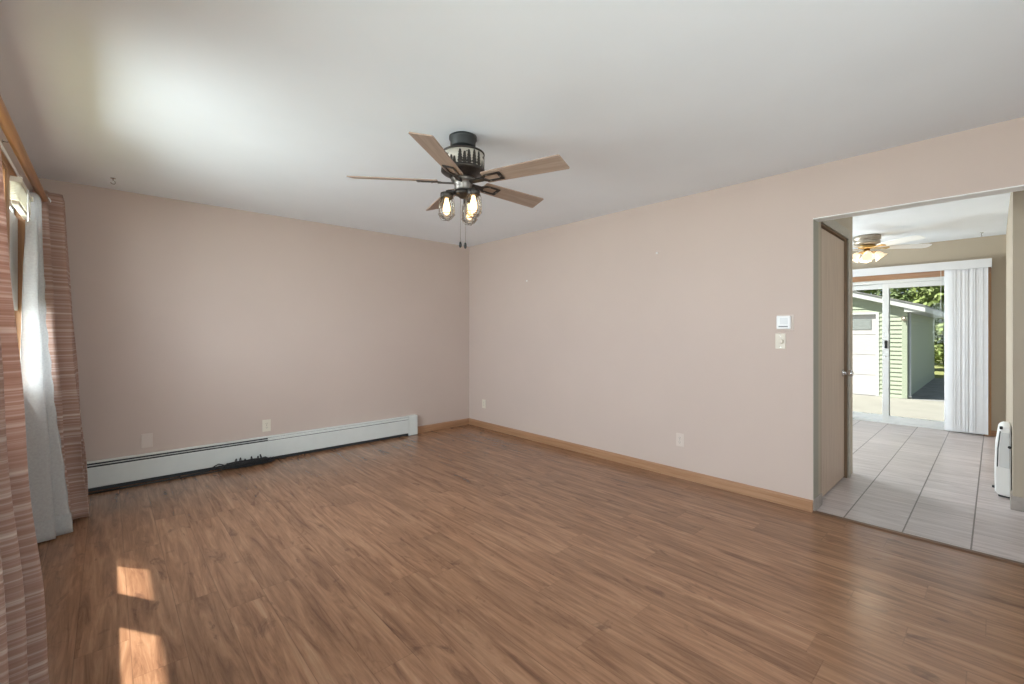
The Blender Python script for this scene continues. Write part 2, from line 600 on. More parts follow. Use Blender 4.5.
# baseboards
BB = 0.083
w = B().prism([(YB, 0), (YB - 0.014, 0), (YB - 0.014, BB - 0.012), (YB - 0.006, BB), (YB, BB)], 2.826, XR, 'x')
struct(w.build('baseboard_back', M['oak_x'], bevel=0.001))
w = B().prism([(XR, 0), (XR - 0.014, 0), (XR - 0.014, BB - 0.012), (XR - 0.006, BB), (XR, BB)], YJ - 0.001, YB - 0.014, 'y')
struct(w.build('baseboard_right', M['oak_y'], bevel=0.001))
w = B().prism([(XR - 0.001, 0), (XR - 0.022, 0), (XR - 0.010, 0.008), (XR + 0.012, 0.010), (XR + 0.032, 0.006), (XR + 0.036, 0)], -1.25, YJ, 'y')
struct(w.build('trim_1', M['sill']))
M['greyboard'] = mat('grey_tile_base', (0.33, 0.29, 0.26), 0.6, var=0.12, vscale=18)
w = B().box(4.768, 4.78, YR, YD + 0.012, 0, 0.098).box(4.78, 4.93, YD, YD + 0.012, 0, 0.098)
struct(w.build('baseboard_side', M['greyboard'], bevel=0.002))
w = B().box(XF - 0.013, XF, YD, 0.035, 0, 0.07).box(5.6, XF - 0.013, YD, YD + 0.012, 0, 0.07)
struct(w.build('baseboard_far', M['oak_y'], bevel=0.002))
w = B().box(XR + 0.125, DX0 - 0.024, YJ - 0.010, YJ, 0, 0.085).box(XR + 0.005, XR + 0.125, YJ - 0.010, YJ, 0, 0.085)
struct(w.build('baseboard_closet', M['greyboard'], bevel=0.002))
# door casing on the closet wall
w = B().prism([(DX0 - 0.014, DZ + 0.014), (DX1 + 0.014, DZ + 0.014), (DX1 + 0.014, 0), (DX1 + 0.075, 0), (DX1 + 0.075, DZ + 0.09), (DX0 - 0.014, DZ + 0.09)], YJ - 0.013, YJ - 0.0005, 'y')
struct(w.build('trim_2', M['casing'], bevel=0.003))

# ------------------------------------------------------------------ closet door
d1 = sthing('door_1', (DX0, YJ + 0.020, 0.012))
B().box(0.006, DX1 - DX0 - 0.006, 0, 0.035, 0, DZ - 0.016).build('door_slab', M['door'], d1, 0.002)
w = B().box(-0.019, 0.0, -0.018, 0.05, -0.012, DZ + 0.006).box(DX1 - DX0, DX1 - DX0 + 0.019, -0.018, 0.05, -0.012, DZ + 0.006)
w.box(-0.019, DX1 - DX0 + 0.019, -0.018, 0.05, DZ - 0.008, DZ + 0.007)
M['jamb'] = mat('brown_jamb', (0.16, 0.095, 0.05), 0.5, var=0.1)
w.build('door_jamb', M['jamb'], d1)
for hz in (0.30, 1.79):
    h = B().lathe([(0.008, 0), (0.008, 0.09)], 12, Matrix.Translation((0.003, -0.008, hz)))
    h.box(0.005, 0.034, -0.003, 0.0, hz, hz + 0.09).build('hinge', M['iron'], d1)
MY = Matrix.Rotation(PI / 2, 4, 'X')
kn = B().lathe([(0.030, 0), (0.030, 0.006), (0.012, 0.010), (0.011, 0.035), (0.024, 0.045), (0.029, 0.058), (0.025, 0.070), (0.010, 0.075)], 20, Matrix.Translation((DX1 - DX0 - 0.065, 0, 0.905)) @ MY)
kn.build('door_knob', M['chrome'], d1)

# ------------------------------------------------------------------ side windows (wood lined, white sashes)
for k, (a, b) in enumerate(WINS):
    wt = sthing('window_%d' % (k + 1), (XL, a, Z0))
    L, hh = b - a, Z1 - Z0
    # wooden lining and casing
    lin = B().box(-0.118, 0.012, 0, 0.018, 0, hh).box(-0.118, 0.012, L - 0.018, L, 0, hh).box(-0.118, 0.012, 0.018, L - 0.018, hh - 0.018, hh).box(-0.118, 0.012, 0.018, L - 0.018, 0, 0.012)
    lin.build('wood_lining', M['oak_z'], wt, 0.002)
    cz = B()
    ya = -0.05
    yb = L + (0.05 if k != 1 else 0.05)
    cz.box(0.0005, 0.014, ya, yb, hh, hh + 0.045).box(0.0005, 0.014, ya, yb, -0.055, -0.0005)
    cz.box(0.0005, 0.014, ya, 0, -0.0005, hh).box(0.0005, 0.014, L, yb, -0.0005, hh)
    cz.build('window_casing', M['oak_z'], wt, 0.002)
    # two white sashes with panes
    parts = 1 if L < 1.0 else 2
    for q in range(parts):
        s0 = 0.018 + (L - 0.036) * q / parts
        s1 = 0.018 + (L - 0.036) * (q + 1) / parts
        f = B()
        fw = 0.035
        f.box(-0.085, -0.055, s0, s0 + fw, 0.012, hh - 0.018).box(-0.085, -0.055, s1 - fw, s1, 0.012, hh - 0.018)
        f.box(-0.085, -0.055, s0 + fw, s1 - fw, 0.012, 0.042).box(-0.085, -0.055, s0 + fw, s1 - fw, hh - 0.053, hh - 0.018)
        sash = f.build('sash', M['vinyl'], wt, 0.003)
        B().box(-0.072, -0.068, s0 + fw, s1 - fw, 0.042, hh - 0.053).build('pane', M['pane'], sash)
    if k == 0:
        # white storm panel let half way down at the jamb, with two screw heads
        pn = B().box(-0.050, -0.038, 0.36, 0.80, 0.48, hh - 0.10)
        p = pn.build('sash_panel', M['white'], wt, 0.003)
        B().lathe([(0.006, 0), (0.006, 0.003)], 10, Matrix.Translation((-0.038, 0.40, 0.56)) @ Matrix.Rotation(PI / 2, 4, 'Y')).lathe([(0.006, 0), (0.006, 0.003)], 10, Matrix.Translation((-0.038, 0.40, 1.0)) @ Matrix.Rotation(PI / 2, 4, 'Y')).build('screw_heads', M['slot'], p)

# frames of unseen rear, hall and dining windows, added to admit fill light
for n, (ax, a, b, at) in enumerate((('y', -0.25, 1.75, YR - 0.07), ('y', 3.93, 4.63, YR - 0.07), ('y', 5.4, 7.4, 3.27))):
    wt = sthing('window_%d' % (n + 4), (a, at, 0.9))
    f = B()
    L = b - a
    cuts = [0, L / 2, L] if L > 1 else [0, L]
    f.box(0, L, -0.02, 0.02, 0, 0.05).box(0, L, -0.02, 0.02, 1.15, 1.2)
    for c in cuts:
        c0 = min(max(c - 0.025, 0), L - 0.05)
        f.box(c0, c0 + 0.05, -0.019, 0.019, 0.05, 1.15)
    f.build('sash', M['vinyl'], wt)
    B().box(0.05, L - 0.05, -0.003, 0.003, 0.05, 1.15).build('pane', M['pane'], wt)

# ------------------------------------------------------------------ raised mini blind in the far side window
bl = thing('mini_blind', 'cream mini blind raised to the top of the narrow window', 'blind', (XL + 0.054, 3.56, Z1 - 0.006))
LB = 0.48
B().box(-0.048, -0.004, 0, LB, -0.026, -0.001).build('headrail', M['blind'], bl, 0.003)
for yy in (0.0, LB - 0.012):
    B().box(-0.052, 0.002, yy - 0.001, yy + 0.013, -0.029, 0.0).build('end_bracket', M['blind'], bl, 0.002)
for i in range(11):
    zz = -0.032 - i * 0.0088
    B().prism([(-0.044, zz), (-0.026, zz + 0.003), (-0.008, zz), (-0.008, zz - 0.0012), (-0.026, zz + 0.0018), (-0.044, zz - 0.0012)], 0.008, LB - 0.008, 'y').build('slat', M['blind'], bl)
B().box(-0.040, -0.010, 0.006, LB - 0.006, -0.147, -0.128).build('bottom_rail', M['blind'], bl, 0.004)
B().tube([(0.004, 0.20, -0.02), (0.006, 0.202, -0.20)], 0.004, 8).build('tilt_wand', M['white'], bl)

# ------------------------------------------------------------------ curtain rods
RX, RZ = -0.332, 2.190
rod = thing('curtain_rod', 'thick orange oak curtain rod below the ceiling over the side windows', 'curtain rod', (RX, 2.0, RZ))
B().tube([(0, -2.9, 0), (0, 2.82, 0)], 0.0225, 20).build('pole', M['rod'], rod)
for y in (-2.3, 2.79):
    b = B().box(XL - RX + 0.0005, -0.018, y - 0.012, y + 0.012, -0.012, 0.012).box(XL - RX + 0.0005, XL - RX + 0.010, y - 0.02, y + 0.02, -0.045, 0.035)
    b.build('wall_bracket', M['rod'], rod, 0.003)
for y in (-2.9, 2.82):
    s = 1 if y > 0 else -1
    B().lathe([(0.024, 0), (0.030, 0.006), (0.030, 0.016), (0.020, 0.022)], 20, Matrix.Translation((0, y, 0)) @ Matrix.Rotation(-s * PI / 2, 4, 'X')).build('end_cap', M['rod'], rod)

srod = thing('sheer_rod', 'thin white rod holding the sheer curtain close to the window head', 'curtain rod', (-0.372, 2.0, 2.150))
B().tube([(0, -0.05, 0), (0, 2.40, 0)], 0.006, 10).build('pole', M['white'], srod)
for y in (-0.04, 2.39):
    B().box(-0.0275, 0.004, y - 0.006, y + 0.006, -0.008, 0.008).build('wall_bracket', M['white'], srod)


# ------------------------------------------------------------------ curtains
def lerp(a, b, t):
    return a + (b - a) * t


def striped_curtain(label, y0, y1, pleats, x_top, a_top, x_bot, a_bot, zbot, yshift=0.0, phase=0.0, seed=0):
    t = thing('striped_curtain', label, 'curtain', (0, (y0 + y1) / 2, 0), 0, None)
    ym = (y0 + y1) / 2
    rnd = random.Random(seed)
    am = [rnd.uniform(0.85, 1.0) for _ in range(pleats - 1)] + [1.0] * 3

    def fn(u, v):
        z = lerp(zbot, RZ + 0.064, v)
        k = (1 - v) ** 1.15
        ph = 2 * PI * pleats * u + phase
        i = int(u * pleats)
        a = lerp(a_top, a_bot * am[i], k)
        sx = math.sin(ph)
        sx = math.copysign(abs(sx) ** 0.9, sx)
        x = lerp(x_top, x_bot, k) + a * sx + 0.006 * math.sin(9 * z + 5 * u) * k
        y = lerp(y0, y1, u) - ym + yshift * k + 0.018 * k * math.sin(ph * 2 + 1.3) + 0.010 * math.sin(4.1 * z + ph) * k
        return Vector((max(x, XL + 0.016), y, z))
    o = B().grid(fn, pleats * 26, 46).build('cloth', M['cloth'], t, solid=0.003)
    # white grommets where the cloth crosses the rod
    for i in range(pleats * 2):
        u = (i * PI - phase) / (2 * PI * pleats)
        if not 0.01 < u < 0.99:
            continue
        yy = lerp(y0, y1, u) - ym
        ring = [(RX + 0.031 * math.cos(q * PI / 12), yy, RZ + 0.031 * math.sin(q * PI / 12)) for q in range(24)]
        B().tube(ring, 0.006, 8, closed=True).build('grommet', M['white'], t)
    return t


striped_curtain('brown striped curtain panel beside the camera, whose hem is outside the picture', 1.26, 2.36, 4, RX, 0.056, -0.276, 0.137, 0.03, 0.02, 0.0, 3)
striped_curtain('pink and cream striped curtain panel by the back wall, hem clear of the floor', 4.45, 4.74, 3, -0.318, 0.076, -0.188, 0.092, 0.016, -0.36, PI * 0.98, 5)


def sheer_fn(u, v):
    zt, zb = 2.155, 0.012
    z = lerp(zb, zt, v)
    k = 1 - v
    ph = 2 * PI * 5 * u
    y = lerp(lerp(3.84, 4.10, v), lerp(4.14, 4.32, v), u)
    mid = math.exp(-((v - 0.5) / 0.30) ** 2)
    y -= 0.08 * mid * (1 - u)
    flare = (1 - u) ** 2
    a = lerp(0.044, 0.040, v) * min(1.0, 0.30 + 1.1 * (1 - v))
    x = lerp(-0.328, -0.342, v) + a * math.sin(ph - PI / 2) + 0.012 * math.sin(ph * 2.3 + 2 * z) * k + 0.006 * math.sin(38 * z + 14 * u) * math.exp(-((u - 0.4) / 0.12) ** 2) * min(1, 4 * k)
    # the free edge is pulled out into the room at the hem
    x += 0.115 * k ** 1.6 * math.exp(-((u - 0.27) / 0.16) ** 2) + 0.010 * k * math.exp(-((u - 0.75) / 0.15) ** 2)
    x += 0.010 * math.sin(11 * z + 9 * u) * k * (1 - k)
    x -= 0.022 * math.exp(-(u / 0.10) ** 2)
    return Vector((max(x, XL + 0.0165), y - 4.1, z))


sh = thing('sheer_curtain', 'white sheer curtain hanging beside the pink striped panel, hem flaring onto the floor', 'curtain', (0, 4.1, 0))
B().grid(sheer_fn, 110, 60).build('cloth', M['sheer'], sh, solid=0.0015)
hm = B().grid(lambda u, v: sheer_fn(u, v * 0.055) + Vector((0.0022, -0.0022, 0)), 110, 3).build('hem', M['sheer'], sh, solid=0.002)

# small hook left in the wall above the window
hk = B().tube([(XL + 0.0005, 3.42, 2.245), (XL + 0.018, 3.42, 2.245), (XL + 0.026, 3.42, 2.252), (XL + 0.028, 3.42, 2.265)], 0.003, 8)
hk.lathe([(0.008, 0), (0.008, 0.003)], 12, Matrix.Translation((XL + 0.0003, 3.42, 2.245)) @ Matrix.Rotation(PI / 2, 4, 'Y'))
tag(hk.build('wall_hook', M['chrome']), 'small metal hook on the wall between curtain rod and window head', 'hook')


def ceiling_hook(x, y, label):
    b = B().lathe([(0.016, -0.004), (0.016, -0.0003)], 14, Matrix.Translation((x, y, H)))
    b.tube([(x, y, H - 0.004), (x, y, H - 0.020)] + [(x + 0.013 * math.sin(q), y, H - 0.033 + 0.013 * math.cos(q)) for q in [i * 0.45 for i in range(1, 11)]], 0.0032, 8)
    tag(b.build('ceiling_hook', M['chrome']), label, 'hook')


ceiling_hook(0.027, 4.524, 'small metal hook in the ceiling near the pink curtain and back wall')
ceiling_hook(7.60, 0.11, 'small metal hook in the dining room ceiling above the vertical blind')

# ------------------------------------------------------------------ baseboard heater on the back wall
hx0, hx1, hj = -0.385, 2.826, 1.16
ht = thing('baseboard_heater', 'long white hydronic baseboard heater along the back wall', 'heater', (0, YB, 0))
B().box(hx0, hx1 - 0.004, -0.012, -0.001, 0.02, 0.236).build('back_plate', M['heater'], ht)
B().box(hx0, hx1 - 0.10, -0.050, -0.0125, 0.004, 0.085).build('fin_and_gap_shade', M['darkgap'], ht)  # dark fin block, carried down to the floor as the shaded gap
for x0, x1, nm in ((hx0, hj - 0.001, 'a'), (hj + 0.001, hx1 - 0.122, 'b')):
    prof = [(-0.064, 0.066), (-0.058, 0.060), (-0.066, 0.064), (-0.067, 0.198), (-0.063, 0.203), (-0.061, 0.198)]
    B().prism([(-0.066, 0.036), (-0.056, 0.032), (-0.0545, 0.0345), (-0.063, 0.0395), (-0.063, 0.188), (-0.060, 0.193), (-0.063, 0.196), (-0.067, 0.191)], x0, x1, 'x').build('front_cover', M['heater'], ht)
    # top hood; the damper slots stand open on the first section
    B().prism([(-0.012, 0.230), (-0.012, 0.238), (-0.050, 0.238), (-0.059, 0.232), (-0.059, 0.2285), (-0.050, 0.233)], x0, x1, 'x').build('top_hood', M['heater'], ht)
    if nm == 'a':
        B().prism([(-0.061, 0.2085), (-0.064, 0.2095), (-0.064, 0.2155), (-0.061, 0.2155)], x0, x1, 'x').build('damper', M['heater'], ht)
        B().box(x0, x1, -0.054, -0.050, 0.190, 0.229).build('slot_shadow', M['darkgap'], ht)
    else:
        B().prism([(-0.058, 0.2015), (-0.065, 0.2015), (-0.065, 0.2215), (-0.060, 0.2255), (-0.056, 0.2255)], x0, x1, 'x').build('damper', M['heater'], ht)
        B().box(x0, x1, -0.054, -0.050, 0.190, 0.229).build('slot_shadow', M['darkgap'], ht)
cap = B().prism([(-0.001, 0.004), (-0.068, 0.004), (-0.068, 0.232), (-0.056, 0.241), (-0.001, 0.241)], hx1 - 0.120, hx1, 'x')
cap.build('end_cap', M['heater'], ht, 0.003)
B().box(hj - 0.018, hj + 0.018, -0.0685, -0.0655, 0.040, 0.190).build('joint_strip', M['heater'], ht)

# cable bundle lying against the heater
cb = thing('cable_bundle', 'tangled bundle of black cables on the floor against the heater', 'cable', (0.98, 4.755, 0))
rr = random.Random(11)
for k in range(7):
    pts = []
    a0 = rr.uniform(0, 6.28)
    ln = rr.uniform(0.12, 0.225)
    ox = rr.uniform(-0.05, 0.05)
    wd = rr.uniform(0.014, 0.030)
    for i in range(43):
        a = a0 + i * 2 * PI / 17
        pts.append((ox + ln * math.cos(a) + rr.uniform(-0.006, 0.006), wd * math.sin(a) + rr.uniform(-0.007, 0.007), 0.006 + 0.013 * (1 + math.sin(a * 0.62 + k)) + 0.0035 * k + rr.uniform(0, 0.010)))
    B().tube(pts, 0.0042, 6).build('coil', M['black'], cb)
for q in range(6):
    x = -0.11 + 0.045 * q + rr.uniform(-0.01, 0.01)
    hh = rr.uniform(0.030, 0.050)
    tl = rr.uniform(-0.3, 0.3)
    B().tube([(x + tl * hh * math.sin(s_ * PI / 8), 0.030 * math.cos(s_ * PI / 8), 0.046 + hh * math.sin(s_ * PI / 8) * (1 if s_ < 9 else 0.8)) for s_ in range(16)], 0.0042, 6, closed=True).build('tie', M['black'], cb)
B().tube([(-0.17, 0.0, 0.03), (-0.21, -0.012, 0.060), (-0.24, -0.005, 0.072), (-0.27, 0.010, 0.055), (-0.31, 0.022, 0.018), (-0.5, 0.026, 0.006), (-0.8, 0.026, 0.006), (-1.1, 0.027, 0.006)], 0.005, 8).build('trailing_cable', M['black'], cb)
B().tube([(-0.18, -0.01, 0.02), (-0.25, -0.004, 0.010), (-0.50, 0.014, 0.006), (-0.85, 0.012, 0.006), (-1.12, 0.010, 0.006)], 0.005, 8).build('trailing_cable', M['black'], cb)
B().tube([(0.16, 0.0, 0.035), (0.21, -0.004, 0.050), (0.26, 0.008, 0.030), (0.33, 0.018, 0.007)], 0.005, 8).build('trailing_cable', M['black'], cb)


# ------------------------------------------------------------------ wall plates
def plate(name, label, cat, loc, rz, kind, pm, w=0.07, h=0.114):
    """plate lies in local XZ, facing -Y, back on y=0"""
    t = thing(name, label, cat, loc, rz)
    B().box(-w / 2, w / 2, -0.006, -0.0003, -h / 2, h / 2).build('cover_plate', pm, t, 0.003)
    R = Matrix.Rotation(PI / 2, 4, 'X')
    if kind == 'outlet':
        for s in (-1, 1):
            zc = s * 0.0195
            o = B().prism([(0.017 * math.cos(a) if abs(math.cos(a)) < 0.9 else 0.0153 * math.copysign(1, math.cos(a)), zc + 0.0145 * math.sin(a)) for a in [i * PI / 10 for i in range(20)]], -0.008, -0.006, 'y').build('receptacle', pm, t)
            b = B().box(-0.0075, -0.0055, -0.0085, -0.0079, zc - 0.001, zc + 0.007).box(0.0055, 0.0075, -0.0085, -0.0079, zc - 0.001, zc + 0.006)
            b.lathe([(0.0022, 0), (0.0022, 0.0006)], 10, Matrix.Translation((0, -0.0079, zc - 0.0075)) @ R).build('slots', M['slot'], o)
        B().lathe([(0.003, 0), (0.003, 0.001)], 10, Matrix.Translation((0, -0.006, 0)) @ R).build('screw', M['chrome'], t)
    elif kind == 'blank':
        for s in (-1, 1):
            B().lathe([(0.003, 0), (0.003, 0.001)], 10, Matrix.Translation((0, -0.006, s * 0.021)) @ R).build('screw', pm, t)
    elif kind == 'dimmer':
        B().lathe([(0.0165, 0), (0.0165, 0.004), (0.0145, 0.017), (0.012, 0.018)], 24, Matrix.Translation((0.006, -0.006, 0)) @ R).build('dimmer_knob', M['cream'], t, 0.0008)
        for s in (-1, 1):
            B().lathe([(0.003, 0), (0.003, 0.001)], 10, Matrix.Translation((0, -0.006, s * 0.042)) @ R).build('screw', M['chrome'], t)
    return t


plate('wall_plate', 'blank beige cover plate low on the back wall near the striped curtain', 'wall plate', (0.244, YB, 0.342), 0, 'blank', M['beigeplate'], 0.078, 0.12)
plate('wall_outlet', 'cream duplex outlet on the back wall above the cable bundle', 'outlet', (1.162, YB, 0.340), 0, 'outlet', M['cream'], 0.075, 0.118)
plate('wall_outlet', 'duplex outlet low on the beige wall, nearer the closet door', 'outlet', (XR, 1.85, 0.332), -PI / 2, 'outlet', M['beigeplate'])
plate('wall_outlet', 'duplex outlet low on the beige wall beside the room corner', 'outlet', (XR, 4.565, 0.318), -PI / 2, 'outlet', M['cream'])
plate('dimmer_switch', 'cream rotary dimmer switch below the thermostat', 'light switch', (XR, 1.073, 1.202), -PI / 2, 'dimmer', M['cream'], 0.068, 0.114)

th = thing('thermostat', 'white rectangular thermostat on the wall beside the opening', 'thermostat', (XR, 1.043, 1.338), -PI / 2)
B().box(-0.056, 0.056, -0.006, -0.0003, -0.056, 0.058).build('back_plate', M['beigeplate'], th, 0.003)
B().box(-0.050, 0.042, -0.030, -0.006, -0.046, 0.050).build('housing', M['white'], th, 0.006)
B().box(-0.034, 0.026, -0.0315, -0.0295, -0.032, -0.024).build('slot', M['greyline'], th)
B().box(-0.026, 0.026, -0.0315, -0.0295, -0.012, 0.036).build('display', M['vinyl'], th, 0.0006)

# nails and a nail hole left in the wall
for (x, y, z, lb) in ((XR, 2.07, 1.985, 'small pale wall anchor in the beige wall towards the opening'), (XR, 3.753, 1.874, 'small pale wall anchor in the beige wall towards the corner')):
    b = B().lathe([(0.009, 0), (0.008, 0.004), (0.003, 0.006), (0.003, 0.014)], 12, Matrix.Translation((x - 0.0002, y, z)) @ Matrix.Rotation(-PI / 2, 4, 'Y'))
    tag(b.build('wall_anchor', M['white']), lb, 'wall anchor')

# ------------------------------------------------------------------ ceiling fan (living room)
FAN = (1.571, 2.155)
SF, CF = math.sin(YAW), math.cos(YAW)


def cam_dir(deg):
    """world heading of an angle measured from the picture's sideways axis towards its depth axis"""
    a = math.radians(deg)
    return (math.cos(a) * CF + math.sin(a) * SF, -math.cos(a) * SF + math.sin(a) * CF)


fan = thing('ceiling_fan', 'bronze ceiling fan with pale wood blades, pine tree drum and caged jar lights', 'ceiling fan', (FAN[0], FAN[1], H))
B().lathe([(0.060, -0.0005), (0.083, -0.002), (0.083, -0.018), (0.076, -0.022), (0.075, -0.060), (0.068, -0.066), (0.030, -0.070)], 40).build('canopy', M['charcoal'], fan)
B().lathe([(0.034, -0.068), (0.034, -0.086), (0.045, -0.092)], 24).build('downrod_collar', M['charcoal'], fan)
RD = 0.127
B().lathe([(0.04, -0.091), (RD, -0.100), (RD + 0.003, -0.103), (RD + 0.003, -0.109), (RD - 0.002, -0.111)], 48).build('drum_top_rim', M['iron'], fan)
B().lathe([(RD - 0.004, -0.109), (RD - 0.004, -0.204)], 48, cap=False).build('drum_panel', M['mica'], fan, solid=0.002)
B().lathe([(RD - 0.002, -0.196), (RD + 0.003, -0.198), (RD + 0.003, -0.212), (RD - 0.010, -0.222), (0.085, -0.234), (0.080, -0.246), (0.070, -0.250)], 48).build('drum_bottom_rim', M['iron'], fan)
# pine silhouettes cut from dark sheet, standing round the drum
tr = B()


def bend(px, pz, r=RD):
    a = px / r
    return Vector((r * math.cos(a), r * math.sin(a), pz))


rt = random.Random(4)
pos = 0.0
while pos < 2 * PI * RD - 0.02:
    hgt = rt.choice((0.084, 0.066, 0.050, 0.078, 0.040))
    wd = hgt * 0.30
    zb = -0.199
    tiers = 4
    L = [(0.0022, zb)]
    out = [(0.0022, 0)]
    for q in range(tiers):
        z0 = 0.15 + 0.8 * q / tiers
        wq = wd * (1 - q / (tiers + 0.3)) / 2
        out += [(wq + 0.0015, z0 * hgt), (wq * 0.5, (z0 + 0.8 / tiers * 0.8) * hgt)]
    out.append((0, hgt))
    full = out + [(-x, z) for x, z in out[-2::-1]]
    A = [tr.bm.verts.new(bend(pos + x, zb + z, RD - 0.001)) for x, z in full]
    C = [tr.bm.verts.new(bend(pos + x, zb + z, RD + 0.0012)) for x, z in full]
    n = len(full)
    tr.bm.faces.new(A)
    tr.bm.faces.new(C[::-1])
    for i in range(n):
        tr.bm.faces.new((A[i], A[(i + 1) % n], C[(i + 1) % n], C[i]))
    pos += rt.choice((0.020, 0.026, 0.034, 0.050))
for a in range(6):
    tr.tube([bend(a * 2 * PI * RD / 6 + i * 0.004, -0.142 + 0.009 * math.sin(i * 0.8) + 0.002 * i, RD) for i in range(8)], 0.0016, 6)
tr.build('pine_silhouette_band', M['iron'], fan)
# motor housing between drum and light kit
B().lathe([(0.070, -0.250), (0.072, -0.262), (0.060, -0.272), (0.050, -0.300), (0.052, -0.318), (0.040, -0.326)], 36).build('motor_hub', M['ironlight'], fan)
ZB = -0.268
for i in range(5):
    ang = 187 + 72 * i
    dx, dy = cam_dir(ang)
    head = math.atan2(dy, dx)
    rz = Matrix.Rotation(head, 4, 'Z')
    pitch = Matrix.Rotation(math.radians(-15), 4, 'X')
    b = B()
    mt = rz @ Matrix.Translation((0, 0, ZB)) @ pitch
    b.prism([(0.150, -0.046), (0.156, -0.052), (0.640, -0.064), (0.648, -0.058), (0.660, 0.060), (0.654, 0.066), (0.156, 0.052), (0.150, 0.046)], -0.0035, 0.0035, 'z', 0)
    bo = b.build('blade', M['blade'], fan, 0.0015)
    bo.matrix_local = mt
    # blade iron: a forked bracket below the blade
    c = B()
    c.box(0.050, 0.150, -0.015, 0.015, -0.016, -0.006)
    c.prism([(0.130, -0.014), (0.165, -0.034), (0.262, -0.034), (0.262, -0.022), (0.175, -0.022), (0.150, 0.0), (0.175, 0.022), (0.262, 0.022), (0.262, 0.034), (0.165, 0.034), (0.130, 0.014)], -0.011, -0.0045, 'z')
    c.box(0.250, 0.272, -0.034, 0.034, -0.011, -0.0045)
    ir = c.build('blade_iron', M['iron'], fan, 0.0015)
    ir.matrix_local = mt
    for sx, sy in ((0.185, -0.028), (0.185, 0.028), (0.260, 0.0)):
        sc = B().lathe([(0.006, -0.0135), (0.006, -0.0110), (0.004, -0.0105)], 10, Matrix.Translation((sx, sy, 0))).build('screw', M['ironlight'], ir)
# light kit
B().lathe([(0.042, -0.326), (0.054, -0.330), (0.054, -0.346), (0.036, -0.352), (0.020, -0.366), (0.008, -0.370)], 32).build('light_plate', M['iron'], fan)
for ang in (190, 315, 72):
    dx, dy = cam_dir(ang)
    R0 = 0.097
    cx, cy = dx * R0, dy * R0
    arm = B().tube([(dx * 0.045, dy * 0.045, -0.338), (dx * 0.07, dy * 0.07, -0.330), (cx, cy, -0.332), (cx, cy, -0.345)], 0.009, 10)
    arm.build('lamp_arm', M['iron'], fan)
    T = Matrix.Translation((cx, cy, 0))
    lamp = B().lathe([(0.012, -0.338), (0.036, -0.342), (0.038, -0.348), (0.038, -0.372), (0.034, -0.374)], 28, T).build('lamp_socket', M['iron'], fan)
    B().lathe([(0.031, -0.372), (0.034, -0.382), (0.042, -0.396), (0.045, -0.420), (0.045, -0.455), (0.040, -0.482), (0.028, -0.492), (0.006, -0.495)], 28, T, cap=False).build('jar_shade', M['jar'], lamp)
    B().lathe([(0.010, -0.374), (0.012, -0.390), (0.019, -0.415), (0.022, -0.440), (0.017, -0.462), (0.004, -0.472)], 18, T).build('bulb', M['bulb'], lamp)
    cg = B()
    for q in range(4):
        a = q * PI / 2 + 0.5
        ux, uy = math.cos(a), math.sin(a)
        cg.tube([(cx + ux * r, cy + uy * r, z) for r, z in ((0.038, -0.362), (0.047, -0.385), (0.0505, -0.420), (0.0505, -0.458), (0.044, -0.486), (0.030, -0.500), (0.0, -0.505))], 0.0018, 6)
    cg.tube([(cx + 0.0485 * math.cos(q * PI / 12), cy + 0.0485 * math.sin(q * PI / 12), -0.470) for q in range(24)], 0.002, 6, closed=True)
    cg.build('cage', M['ironlight'], lamp)
    pl = bpy.data.lights.new('jar_lamp_light', 'POINT')
    pl.energy = 4.5
    pl.color = (1.0, 0.74, 0.45)
    pl.shadow_soft_size = 0.02
    po = bpy.data.objects.new('jar_lamp_light', pl)
    COL.objects.link(po)
    po.parent = lamp
    po.location = (cx, cy, -0.43)
for s, zl in ((-0.016, -0.628), (0.014, -0.634)):
    dx, dy = cam_dir(0)
    x, y = dx * s, dy * s
    ch = B().tube([(x, y, -0.355), (x, y, zl)], 0.0011, 6).build('pull_chain', M['ironlight'], fan)
    B().lathe([(0.002, zl + 0.002), (0.006, zl - 0.004), (0.009, zl - 0.020), (0.007, zl - 0.032), (0.002, zl - 0.036)], 14, Matrix.Translation((x, y, 0))).build('pull_knob', M['black'], ch)

# ------------------------------------------------------------------ ceiling fan (dining room)
f2 = thing('ceiling_fan', 'white bladed flush ceiling fan with lit tulip shades in the dining room', 'ceiling fan', (6.84, 1.06, H))
B().lathe([(0.128, -0.0005), (0.136, -0.006), (0.136, -0.050), (0.122, -0.056), (0.122, -0.066), (0.132, -0.072), (0.128, -0.098), (0.100, -0.110), (0.060, -0.112)], 40).build('motor_housing', M['nickel'], f2)
B().lathe([(0.060, -0.110), (0.085, -0.118), (0.085, -0.148), (0.050, -0.160)], 32).build('switch_housing', M['brass'], f2)
for i in range(5):
    dx, dy = cam_dir(-12 - 72 * i)
    mt = Matrix.Rotation(math.atan2(dy, dx), 4, 'Z') @ Matrix.Translation((0, 0, -0.145)) @ Matrix.Rotation(math.radians(-13), 4, 'X')
    bo = B().prism([(0.17, -0.045), (0.25, -0.058), (0.60, -0.066), (0.645, -0.052), (0.66, -0.02), (0.66, 0.02), (0.645, 0.052), (0.60, 0.066), (0.25, 0.058), (0.17, 0.045)], -0.003, 0.003, 'z').build('blade', M['bladewhite'], f2, 0.0015)
    bo.matrix_local = mt
    ir = B().prism([(0.075, -0.012), (0.15, -0.016), (0.22, -0.035), (0.24, 0.0), (0.22, 0.035), (0.15, 0.016), (0.075, 0.012)], -0.009, -0.0035, 'z').build('blade_iron', M['brass'], f2, 0.001)
    ir.matrix_local = mt
B().lathe([(0.030, -0.158), (0.030, -0.185), (0.055, -0.195), (0.055, -0.215), (0.02, -0.225)], 24).build('light_fitter', M['brass'], f2)
